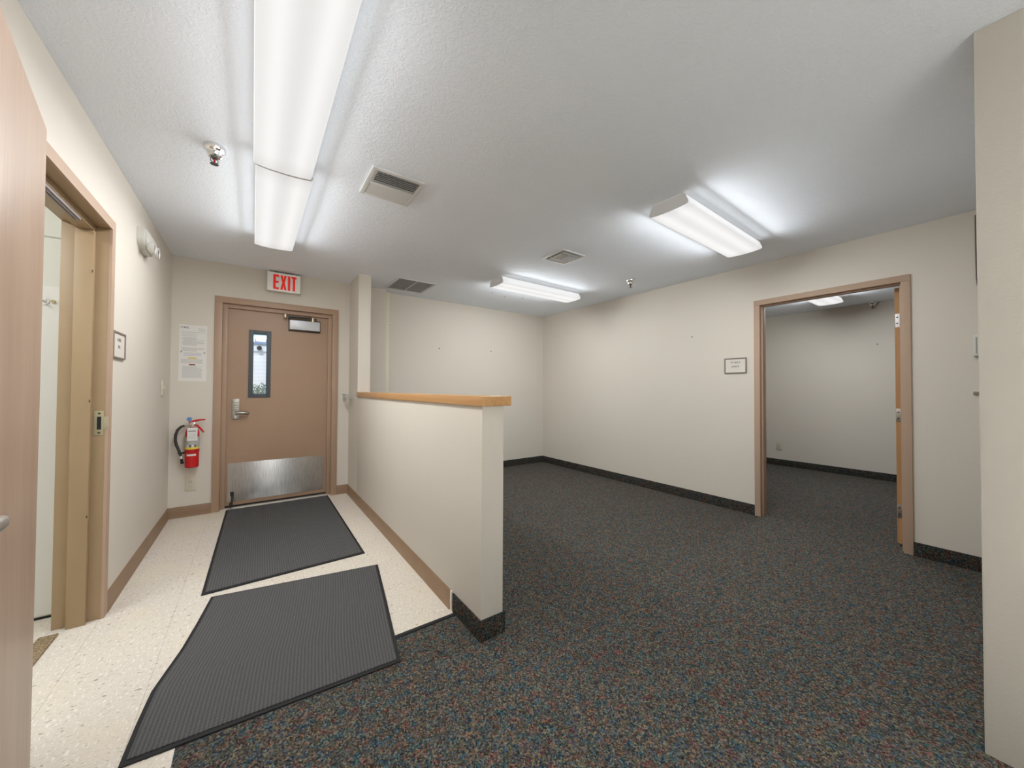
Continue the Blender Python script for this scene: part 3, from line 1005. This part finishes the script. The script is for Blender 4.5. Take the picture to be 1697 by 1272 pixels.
# ------------------------------------------------------------------ exit sign
ex = thing('exit_sign', 'white EXIT sign with red letters hanging from the ceiling above the exit door', 'sign', (0.2395, 4.500, H))
MB().box(-0.130, 0.140, -0.050, 0.050, -0.014, -0.0005, 0.004).build('canopy', mat('grey_sign_canopy', (0.62, 0.62, 0.62, 1), 0.5), ex)
MB().box(-0.085, 0.085, -0.016, 0.016, -0.030, -0.013, 0.002).build('neck', mat('dark_green_grey', (0.12, 0.14, 0.13, 1), 0.5), ex)
MB().box(-0.148, 0.148, -0.024, 0.024, -0.222, -0.028, 0.006).build('sign_body', mat('white_sign_plastic', (0.88, 0.87, 0.84, 1), 0.4), ex)
le = MB()
yf0, yf1 = -0.0262, -0.0238
zb, zt = -0.203, -0.052
def stroke(pts):
    le.prism(pts, yf0, yf1, 'XZ')
def rect(x0, x1, z0, z1):
    stroke([(x0, z0), (x1, z0), (x1, z1), (x0, z1)])
x = -0.096
rect(x, x + .021, zb, zt); rect(x + .021, x + .050, zt - .020, zt); rect(x + .021, x + .047, (zb + zt) / 2 - .010, (zb + zt) / 2 + .010); rect(x + .021, x + .050, zb, zb + .020)
x = -0.034
zm = (zb + zt) / 2
stroke([(x, zt), (x + .021, zt), (x + .0275, zm + .028), (x + .034, zt), (x + .055, zt), (x + .038, zm), (x + .055, zb), (x + .034, zb), (x + .0275, zm - .028), (x + .021, zb), (x, zb), (x + .017, zm)])
rect(0.033, 0.054, zb, zt)
rect(0.066, 0.110, zt - .020, zt); rect(0.0775, 0.0985, zb, zt - .020)
le.build('lettering', M_REDGLOW, ex)

# ------------------------------------------------------------------ emergency light on left wall
em = thing('emergency_light', 'small twin head emergency light high on the left wall', 'emergency light', (XL, 3.47, 2.195), PI / 2)
body = MB()
prof = []
for i in range(25):
    a = PI * i / 24
    prof.append((0.155 * math.cos(a), -0.060 + (-0.045) * math.sin(a)))
outline = [(-0.150, 0.058), (0.150, 0.058)] + [(0.155 * math.cos(a), -0.010 - 0.068 * math.sin(a)) for a in [PI * i / 20 for i in range(21)]]
body.prism([(u, w) for u, w in outline], -0.034, 0.0, 'XZ')
body.prism([(u * 0.9, w * 0.88) for u, w in outline], -0.046, -0.034, 'XZ')
body.build('housing', M_PLASTIC, em)
for hx_ in (-0.085, 0.035):
    hd = MB()
    hd.lathe([(0.001, -0.040), (0.024, -0.040), (0.032, -0.050), (0.038, -0.070), (0.038, -0.078), (0.033, -0.078), (0.029, -0.073), (0.001, -0.070)], origin=(hx_, 0, -0.048), axis='Y')
    ho = hd.build('lamp_head', M_CLEAR, em)
    MB().lathe([(0.001, -0.0705), (0.028, -0.0735), (0.028, -0.0755), (0.001, -0.0770)], origin=(hx_, 0, -0.048), axis='Y').build('reflector', M_CHROME, ho)

# ------------------------------------------------------------------ room signs
def room_sign(loc, rz, w, h, l1, l2, label):
    t = thing('room_sign', label, 'sign', loc, rz)
    MB().box(-w / 2 + .006, w / 2 - .006, -0.006, -0.0005, -h / 2 + .006, h / 2 - .006).build('sign_panel', mat('sign_insert', (0.68, 0.635, 0.57, 1), 0.5), t)
    f = MB()
    b_ = 0.0105
    f.box(-w / 2, -w / 2 + b_, -0.011, -0.0005, -h / 2, h / 2, 0.003)
    f.box(w / 2 - b_, w / 2, -0.011, -0.0005, -h / 2, h / 2, 0.003)
    f.box(-w / 2 + b_, w / 2 - b_, -0.011, -0.0005, -h / 2, -h / 2 + b_, 0.003)
    f.box(-w / 2 + b_, w / 2 - b_, -0.011, -0.0005, h / 2 - b_, h / 2, 0.003)
    f.build('sign_frame', M_SIGNFR, t)
    ink = mat('sign_ink', (0.20, 0.185, 0.17, 1), 0.7)
    text_mesh('lettering', l1, 0.026, ink, t, (0, -0.0066, h * 0.20), 0.95)
    text_mesh('lettering', l2, 0.024, ink, t, (0, -0.0066, -h * 0.06), 0.95)
    return t
room_sign((XR, 1.6885, 1.4605), -PI / 2, 0.208, 0.156, 'YV BETA', 'OFFICE', 'small brown framed room sign on the right wall beside the office doorway')
room_sign((XL, 2.974, 1.443), PI / 2, 0.226, 0.152, 'A BTG', 'TOL', 'small brown framed room sign on the left wall beside the left doorway')

# ------------------------------------------------------------------ notice on exit wall
nt = thing('wall_notice', 'tall white paper notice taped left of the exit door above the fire extinguisher', 'notice', (-0.480, YB, 1.536))
MB().box(-0.100, 0.100, -0.0016, -0.0004, -0.266, 0.266).build('paper', M_PAPER, nt)
ink = MB()
rr = random.Random(3)
z = 0.215
def line(z, x0, x1, h, mi=0):
    ink.box(x0, x1, -0.0021, -0.0017, z - h / 2, z + h / 2, mi=mi)
for i in range(3):
    line(0.236 - i * 0.011, 0.035, 0.090 - 0.01 * (i % 2), 0.004)
z = 0.198
while z > 0.015:
    w = rr.choice([0.165, 0.17, 0.155, 0.11])
    if rr.random() < 0.82:
        line(z, -0.085 + rr.choice([0, 0, 0.012]), -0.085 + w, 0.0042)
    z -= 0.0088
for z, c in ((0.000, 0), (-0.012, 4), (-0.024, 4)):
    line(z, -0.068, 0.06, 0.005, c)
line(-0.046, -0.035, 0.028, 0.013, 2)
z = -0.060
while z > -0.100:
    line(z, -0.085, 0.07, 0.004)
    z -= 0.0085
line(-0.110, -0.026, 0.018, 0.012, 3)
z = -0.127
while z > -0.235:
    line(z, -0.075, rr.choice([0.07, 0.06, 0.065, 0.03]), 0.004)
    z -= 0.0085
for px in (-0.083, 0.083):
    ink.cyl((px, -0.0021, 0.010 - 0.004 * (px > 0)), (px, -0.0017, 0.010 - 0.004 * (px > 0)), 0.006, seg=12, mi=1)
ink.build('printed_text', [M_INK, M_INKD, M_INKY, M_INKR, M_INKV], nt)
text_mesh('heading', 'C MCS', 0.022, M_INKD, nt, (-0.062, -0.0020, 0.240), 0.9, 0.0003, 0.0006)

# ------------------------------------------------------------------ fire extinguisher
fe = thing('fire_extinguisher', 'red fire extinguisher with white tag hung on the wall left of the exit door', 'fire extinguisher', (-0.466, YB, 0.0))
cy = -0.070
MB().lathe([(0.001, 0.470), (0.044, 0.470), (0.050, 0.476), (0.0505, 0.790), (0.046, 0.812), (0.032, 0.832), (0.016, 0.842), (0.001, 0.842)], origin=(0, cy, 0)).build('cylinder', M_RED, fe)
MB().lathe([(0.0506, 0.660), (0.0512, 0.661), (0.0512, 0.752), (0.0506, 0.753)], origin=(0, cy, 0)).build('label_band', M_LABEL, fe)
MB().lathe([(0.0506, 0.640), (0.0514, 0.641), (0.0514, 0.659), (0.0506, 0.660)], origin=(0, cy, 0)).build('warning_band', M_YEL, fe)
ic = MB()
for i, (mi) in enumerate((0, 1, 0, 1)):
    a = -PI / 2 + (i - 1.5) * 0.36
    c_ = Vector((math.cos(a) * 0.0516, cy + math.sin(a) * 0.0516, 0.667))
    ic.box(c_.x - .006, c_.x + .006, c_.y - .0006, c_.y + .0006, 0.660, 0.682, mi=mi, rot=Matrix.Rotation(a + PI / 2, 3, 'Z'))
ic.build('label_pictograms', [M_PAPER, M_INKD], fe)
MB().lathe([(0.0506, 0.612), (0.0528, 0.614), (0.0528, 0.634), (0.0506, 0.636)], origin=(0, cy, 0)).build('bracket_strap', mat('dark_red_strap', (0.42, 0.010, 0.014, 1), 0.35), fe)
MB().box(-0.028, 0.028, cy + 0.050, -0.0005, 0.50, 0.80, 0.002).build('wall_bracket', M_RED, fe)
st_ = MB()
for i in range(9):
    a = -PI / 2 + (i - 4) * 0.15
    c_ = Vector((math.cos(a) * 0.0512, cy + math.sin(a) * 0.0512, 0.588))
    st_.box(c_.x - .0045, c_.x + .0045, c_.y - .0005, c_.y + .0005, 0.580, 0.596, rot=Matrix.Rotation(a + PI / 2, 3, 'Z'))
st_.build('sticker', M_PAPER, fe)
vb = MB()
vb.cyl((0, cy, 0.838), (0, cy, 0.880), 0.016)
vb.box(-0.018, 0.022, cy - 0.013, cy + 0.013, 0.862, 0.888, 0.004)
vb.build('valve', M_CHROME, fe)
hl = MB()
hl.tube([(-0.022, cy, 0.884), (0.0, cy, 0.893), (0.03, cy, 0.903), (0.060, cy, 0.908), (0.092, cy, 0.908)], [0.009, 0.010, 0.009, 0.008, 0.006], 10)
hl.build('top_lever', M_RED, fe)
hl = MB()
hl.tube([(0.006, cy, 0.866), (0.03, cy, 0.858), (0.052, cy, 0.832), (0.070, cy, 0.806), (0.082, cy, 0.788)], [0.009, 0.009, 0.0085, 0.0075, 0.006], 10)
hl.build('carry_handle', M_RED, fe)
gg_ = MB()
gg_.cyl((-0.022, cy - 0.010, 0.918), (-0.022, cy - 0.024, 0.918), 0.018, seg=18)
gg_.cyl((-0.022, cy, 0.880), (-0.022, cy, 0.915), 0.006, seg=10)
gg_.build('gauge', M_BLUE, fe)
hs = MB()
hs.cyl((-0.058, cy, 0.862), (-0.014, cy, 0.868), 0.011)
hs.build('hose_coupling', mat('tan_coupling', (0.50, 0.44, 0.36, 1), 0.4, 0.3), fe)
hs = MB()
hs.tube([(-0.050, cy, 0.862), (-0.080, cy, 0.848), (-0.104, cy, 0.818), (-0.116, cy, 0.775), (-0.117, cy, 0.725), (-0.108, cy, 0.680), (-0.094, cy, 0.640), (-0.084, cy, 0.606), (-0.078, cy, 0.580)], [0.010] + [0.0115] * 7 + [0.010], 14)
hs.build('hose', M_HOSE, fe)
hs = MB()
hs.cyl((-0.078, cy, 0.585), (-0.074, cy, 0.555), 0.009)
hs.build('nozzle_collar', M_PAPER, fe)
hs = MB()
hs.cyl((-0.074, cy, 0.556), (-0.066, cy, 0.508), 0.0085, 0.0125)
hs.build('nozzle', M_BLACK, fe)
hs = MB()
hs.box(-0.098, -0.045, cy - 0.010, cy + 0.010, 0.600, 0.613, 0.002)
hs.build('hose_clip', M_BLACK, fe)
tg = thing('inspection_tag', 'white inspection tag hanging from the neck of the fire extinguisher', 'tag', (-0.466 + 0.006, YB + cy - 0.056, 0.777))
MB().box(-0.036, 0.036, -0.0008, 0.0, -0.058, 0.062).build('card', M_PAPER, tg)
tt = MB()
for i, z in enumerate((0.032, 0.012, 0.000, -0.012, -0.024, -0.036)):
    tt.box(-0.028, 0.028 if i else 0.024, -0.0012, -0.0008, z - (0.004 if i == 0 else 0.0018), z + (0.004 if i == 0 else 0.0018), mi=1 if i == 0 else 0)
tt.build('printed_text', [M_INK, M_INKD], tg)
MB().tube([(0, 0.001, 0.060), (0.0, 0.020, 0.075), (0.0, 0.038, 0.078)], 0.0016, 6).build('tie', M_INKD, tg)

# ------------------------------------------------------------------ outlets and switches
def outlet(loc, rz, label, w=0.079, h=0.127):
    t = thing('wall_outlet', label, 'outlet', loc, rz, 'duplex outlets')
    MB().box(-w / 2, w / 2, -0.006, -0.0005, -h / 2, h / 2, 0.0025).build('cover_plate', M_IVORY, t)
    for s in (-1, 1):
        so = MB().lathe([(0.001, -0.0095), (0.015, -0.0095), (0.017, -0.007), (0.017, -0.005), (0.001, -0.005)], origin=(0, 0, s * 0.0205), axis='Y').build('socket', M_IVORY, t)
        sl = MB()
        sl.box(-0.0072, -0.0048, -0.0101, -0.0094, s * 0.0205 - 0.001, s * 0.0205 + 0.009)
        sl.box(0.0048, 0.0072, -0.0101, -0.0094, s * 0.0205 - 0.001, s * 0.0205 + 0.008)
        sl.cyl((0, -0.0101, s * 0.0205 - 0.008), (0, -0.0094, s * 0.0205 - 0.008), 0.0028, seg=8)
        sl.build('slots', M_DARK, so)
    MB().cyl((0, -0.0072, 0), (0, -0.0058, 0), 0.0032, seg=8).build('screw', M_STEEL, t)
    return t
o1 = outlet((-0.476, YB, 0.302), 0, 'ivory duplex wall outlet below the fire extinguisher')
dup(o1, (XO, 2.318, 0.308), 'small ivory outlet low on the office wall', -PI / 2)
sw = thing('light_switch', 'ivory light switch on the left wall near the exit wall corner', 'light switch', (XL, 4.200, 1.205), PI / 2)
MB().box(-0.040, 0.040, -0.012, -0.0005, -0.062, 0.062, 0.003).build('cover_plate', M_IVORY, sw)
MB().box(-0.006, 0.006, -0.018, -0.007, -0.012, 0.010, 0.001, rot=Matrix.Rotation(0.4, 3, 'X')).build('toggle', M_IVORY, sw)

th_ = thing('thermostat', 'pale wall thermostat box half hidden behind the near wall on the right', 'thermostat', (XR, 0.138, 1.518), -PI / 2)
MB().box(-0.055, 0.055, -0.030, -0.0005, -0.070, 0.070, 0.005).build('cover', M_PLASTIC, th_)
MB().box(-0.050, 0.050, -0.026, -0.002, -0.079, -0.070, 0.001).build('base_lip', mat('olive_grey_plastic', (0.23, 0.22, 0.17, 1), 0.5), th_)
MB().box(-0.044, -0.038, -0.0315, -0.030, -0.055, 0.055).build('vent_slot', mat('grey_slot', (0.35, 0.34, 0.30, 1), 0.6), th_)
bz = thing('olive_grey_box', 'small olive grey plastic button box under the thermostat on the right wall', 'oblong', (XR, 0.160, 1.196), -PI / 2)
MB().box(-0.036, 0.036, -0.016, -0.0005, -0.011, 0.011, 0.002).build('case', mat('olive_grey_plastic', (0.23, 0.22, 0.17, 1), 0.5), bz)  # small dark box drawn at a dark mark on the wall
MB().box(-0.012, 0.012, -0.019, -0.016, -0.005, 0.005, 0.001).build('raised_centre', M_SHADOWBOX, bz)
cd = MB().tube([(XR - 0.005, 0.176, 2.405), (XR - 0.005, 0.1765, 2.20), (XR - 0.005, 0.176, 1.98), (XR - 0.005, 0.172, 1.93), (XR - 0.005, 0.158, 1.875)], 0.0032, 8)
tag(cd.build('dark_wall_stripe', mat('grey_brown_stripe', (0.16, 0.14, 0.12, 1), 0.6)), 'thin dark cord running down the right wall above the thermostat', 'stripe')  # thin tube drawn as a narrow dark stripe down the wall

# ------------------------------------------------------------------ wire basket on the half wall
bk = thing('wall_basket', 'small clear wire basket holder on the half wall by the exit door', 'basket', (HX1, 4.40, 1.065))
w_ = MB()
bx0, bx1, by0, by1, bz1 = -0.082, -0.003, -0.095, 0.095, 0.080
for z in (0.002, 0.028, 0.078):
    e_ = 0.012 * (1 - z / 0.08)
    loop = [(bx0 + e_, by0 + e_, z), (bx1, by0 + e_, z), (bx1, by1 - e_, z), (bx0 + e_, by1 - e_, z), (bx0 + e_, by0 + e_, z)]
    for a, b in zip(loop, loop[1:]):
        w_.cyl(a, b, 0.0026, seg=8)
for i in range(8):
    y = by0 + 0.012 + i * (by1 - by0 - 0.024) / 7
    w_.cyl((bx0 + 0.012, y, 0.002), (bx0, y, bz1), 0.0018, seg=6)
    w_.cyl((bx0 + 0.012, y, 0.002), (bx1, y, 0.002), 0.0018, seg=6)
for i in range(3):
    x_ = bx0 + 0.018 + i * 0.025
    w_.cyl((x_, by0 + 0.012, 0.002), (x_, by0, bz1), 0.0018, seg=6)
    w_.cyl((x_, by1 - 0.012, 0.002), (x_, by1, bz1), 0.0018, seg=6)
w_.build('wire_frame', mat('grey_wire', (0.46, 0.45, 0.42, 1), 0.4, 0.2), bk)
MB().box(-0.0028, -0.0006, -0.06, 0.06, 0.030, 0.105, 0.0008).build('back_plate', M_CLEAR, bk)

# ------------------------------------------------------------------ nail holes and marks
def dot(loc, rz, r, label, name='wall_anchor', grp='screw holes left in the walls'):
    m = MB()
    m.cyl((0, -0.003, 0), (0, 0.0, 0), r, seg=10)
    o = m.build(name, mat('dark_anchor', (0.09, 0.08, 0.07, 1), 0.7))
    o.location = loc
    o.rotation_euler = (0, 0, rz)
    return tag(o, label, 'wall anchor', grp)
dot((2.093, YB2, 1.777), 0, 0.009, 'tiny dark wall anchor on the back wall, left one of the pair')
dot((2.945, YB2, 1.791), 0, 0.008, 'tiny dark wall anchor on the back wall, right one of the pair')
dot((XR, 2.136, 1.806), -PI / 2, 0.007, 'tiny dark wall anchor on the right wall left of the room sign')
dot((XO, 1.158, 1.860), -PI / 2, 0.008, 'tiny dark wall anchor on the office wall')
for (x, y), nm in zip(((2.458, 3.907), (2.683, 3.964), (2.933, 3.897)), ('leftmost', 'middle', 'rightmost')):
    m = MB()
    m.cyl((0, 0, -0.003), (0, 0, 0.0), 0.008, seg=10)
    o = m.build('ceiling_anchor', mat('grey_anchor', (0.16, 0.16, 0.16, 1), 0.7))
    o.location = (x, y, H)
    tag(o, 'tiny dark ceiling hole beside the light near the back wall, %s of three' % nm, 'ceiling anchor', 'old holes in the ceiling')
# coat hooks in the small room
ck = thing('coat_hook', 'small round chrome coat hook on the white panel through the left doorway', 'hook', (-0.905, 2.957, 1.655))
ckm = MB()
ckm.cyl((0, -0.004, 0), (0, 0, 0), 0.020)
ckm.tube([(0, -0.004, 0.0), (0, -0.03, -0.004), (0, -0.042, 0.012)], 0.005)
ckm.build('hook', M_CHROME, ck)
o = MB().cyl((0, -0.010, 0), (0, 0, 0), 0.008, seg=12).build('wall_plug', mat('tan_plug', (0.45, 0.33, 0.17, 1), 0.6))
o.location = (-0.871, 2.957, 1.656)
tag(o, 'tiny tan wall plug beside the coat hook on the white panel', 'plug')
# worn carpet strip in the left doorway
cs_ = MB().box(-0.826, -0.762, 1.90, 2.735, 0.0, 0.008, 0.002)
tag(cs_.build('carpet_strip', M_BROWNMAT), 'worn brown carpet strip on the sill of the left doorway', 'carpet strip')

# ------------------------------------------------------------------ entrance mats
def floor_mat(label, left, right, n=28, name='entrance_mat'):
    """left/right: polylines from the far end to the near end"""
    def samp(pl_, t):
        ds = [0]
        for a, b in zip(pl_, pl_[1:]):
            ds.append(ds[-1] + math.dist(a, b))
        d_ = t * ds[-1]
        for i in range(len(pl_) - 1):
            if d_ <= ds[i + 1] + 1e-9:
                f = (d_ - ds[i]) / (ds[i + 1] - ds[i])
                return Vector((pl_[i][0] + f * (pl_[i + 1][0] - pl_[i][0]), pl_[i][1] + f * (pl_[i + 1][1] - pl_[i][1])))
        return Vector(pl_[-1])
    Wd = math.dist(left[0], right[0])
    Ln = math.dist(right[0], right[-1])
    t = thing(name, label, 'mat', (0, 0, 0), 0, 'charcoal entrance mats')
    def grid_mesh(nm, u0, u1, v0, v1, z, zb, m):
        b = bmesh.new()
        uvl = b.loops.layers.uv.new('uv')
        V = []
        for j in range(n + 1):
            vv = v0 + (v1 - v0) * j / n
            A, B = samp(left, vv), samp(right, vv)
            row = []
            for i in range(n + 1):
                uu = u0 + (u1 - u0) * i / n
                p = A.lerp(B, uu)
                row.append((b.verts.new((p.x, p.y, z)), uu * Wd, vv * Ln))
            V.append(row)
        for j in range(n):
            for i in range(n):
                q = [V[j][i], V[j + 1][i], V[j + 1][i + 1], V[j][i + 1]]
                f = b.faces.new([a[0] for a in q])
                for lp, a in zip(f.loops, q):
                    lp[uvl].uv = (a[1], a[2])
        ed = [e for e in b.edges if e.is_boundary]
        r = bmesh.ops.extrude_edge_only(b, edges=ed)
        for v_ in [g_ for g_ in r['geom'] if isinstance(g_, bmesh.types.BMVert)]:
            v_.co.z = zb
        bmesh.ops.recalc_face_normals(b, faces=b.faces)
        me = bpy.data.meshes.new(nm)
        b.to_mesh(me)
        b.free()
        me.materials.append(m)
        o = bpy.data.objects.new(nm, me)
        COL.objects.link(o)
        o.parent = t
    bw, bl = 0.016 / Wd, 0.016 / Ln
    grid_mesh('rubber_border', 0, 1, 0, 1, 0.006, 0.0003, M_BLACK)
    grid_mesh('ribbed_pile', bw, 1 - bw, bl, 1 - bl, 0.010, 0.0055, M_MAT)
    return t
floor_mat('charcoal ribbed entrance mat lying against the exit door', [(-0.212, 4.556), (-0.236, 2.768)], [(0.690, 4.556), (0.676, 2.805)])
floor_mat('charcoal ribbed entrance mat nearer the camera, lying askew over the carpet edge',
          [(-0.186, 2.713), (-0.225, 2.445), (-0.258, 2.247), (-0.293, 2.101), (-0.316, 2.003), (-0.328, 1.834), (-0.335, 1.664)],
          [(0.705, 2.570), (0.628, 2.10), (0.543, 1.602)])

# ------------------------------------------------------------------ outside, seen through the door window
mb = MB().box(-9, 9, YB + 0.16, 30, -0.12, -0.02)
struct('ground_outside', mb, M_PAVE, 'pale concrete ground outside the exit door', 'ground')
nb = thing('neighbour_building', 'white sided building seen through the exit door window', 'building', (0, 13.0, 0))
MB().box(-5, 5, 0, 4, -0.02, 2.50).build('wall', M_SIDING, nb)
MB().box(-5.2, 5.2, -0.05, 0.0, 2.30, 2.50).build('fascia', mat('white_fascia', (0.88, 0.88, 0.88, 1), 0.6), nb)
rf = MB()
rf.box(-5.3, 5.3, -0.10, 4.3, 2.50, 2.645)
rf.build('roof', M_ROOF, nb)
ol = thing('outdoor_lamp', 'dark round lamp on the white building outside the door window', 'lamp', (0.10, 12.949, 2.39))
MB().lathe([(0.001, 0.0), (0.04, 0.0), (0.062, -0.05), (0.062, -0.10), (0.04, -0.13), (0.001, -0.14)], axis='Y').build('lamp_body', M_DARK, ol)
sh = thing('shrub', 'green shrub in front of the white building seen through the door window', 'shrub', (0.2, 11.6, -0.02))
lm = bmesh.new()
rs = random.Random(5)
for i in range(5000):
    th0 = rs.uniform(0, 2 * PI)
    ph = math.acos(rs.uniform(-0.3, 1))
    r = rs.uniform(0.75, 1.0)
    p = Vector((0.9 * r * math.sin(ph) * math.cos(th0), 0.6 * r * math.sin(ph) * math.sin(th0), 0.34 + 1.04 * r * math.cos(ph)))
    q = Vector((rs.uniform(-1, 1), rs.uniform(-1, 1), rs.uniform(-1, 1))).to_track_quat('Z', 'Y')
    vs = [lm.verts.new(p + q @ Vector(c_)) for c_ in ((-.014, 0, 0), (0, -.026, 0.006), (.014, 0, 0), (0, .026, 0.006))]
    lm.faces.new(vs)
me = bpy.data.meshes.new('foliage')
lm.to_mesh(me)
lm.free()
me.materials.append(M_LEAF)
o = bpy.data.objects.new('foliage', me)
COL.objects.link(o)
o.parent = sh
MB().tube([(0, 0, 0), (0.02, 0.01, 0.4), (0.0, 0, 0.7)], 0.03).build('stem', mat('bark', (0.10, 0.07, 0.05, 1), 0.9), sh)
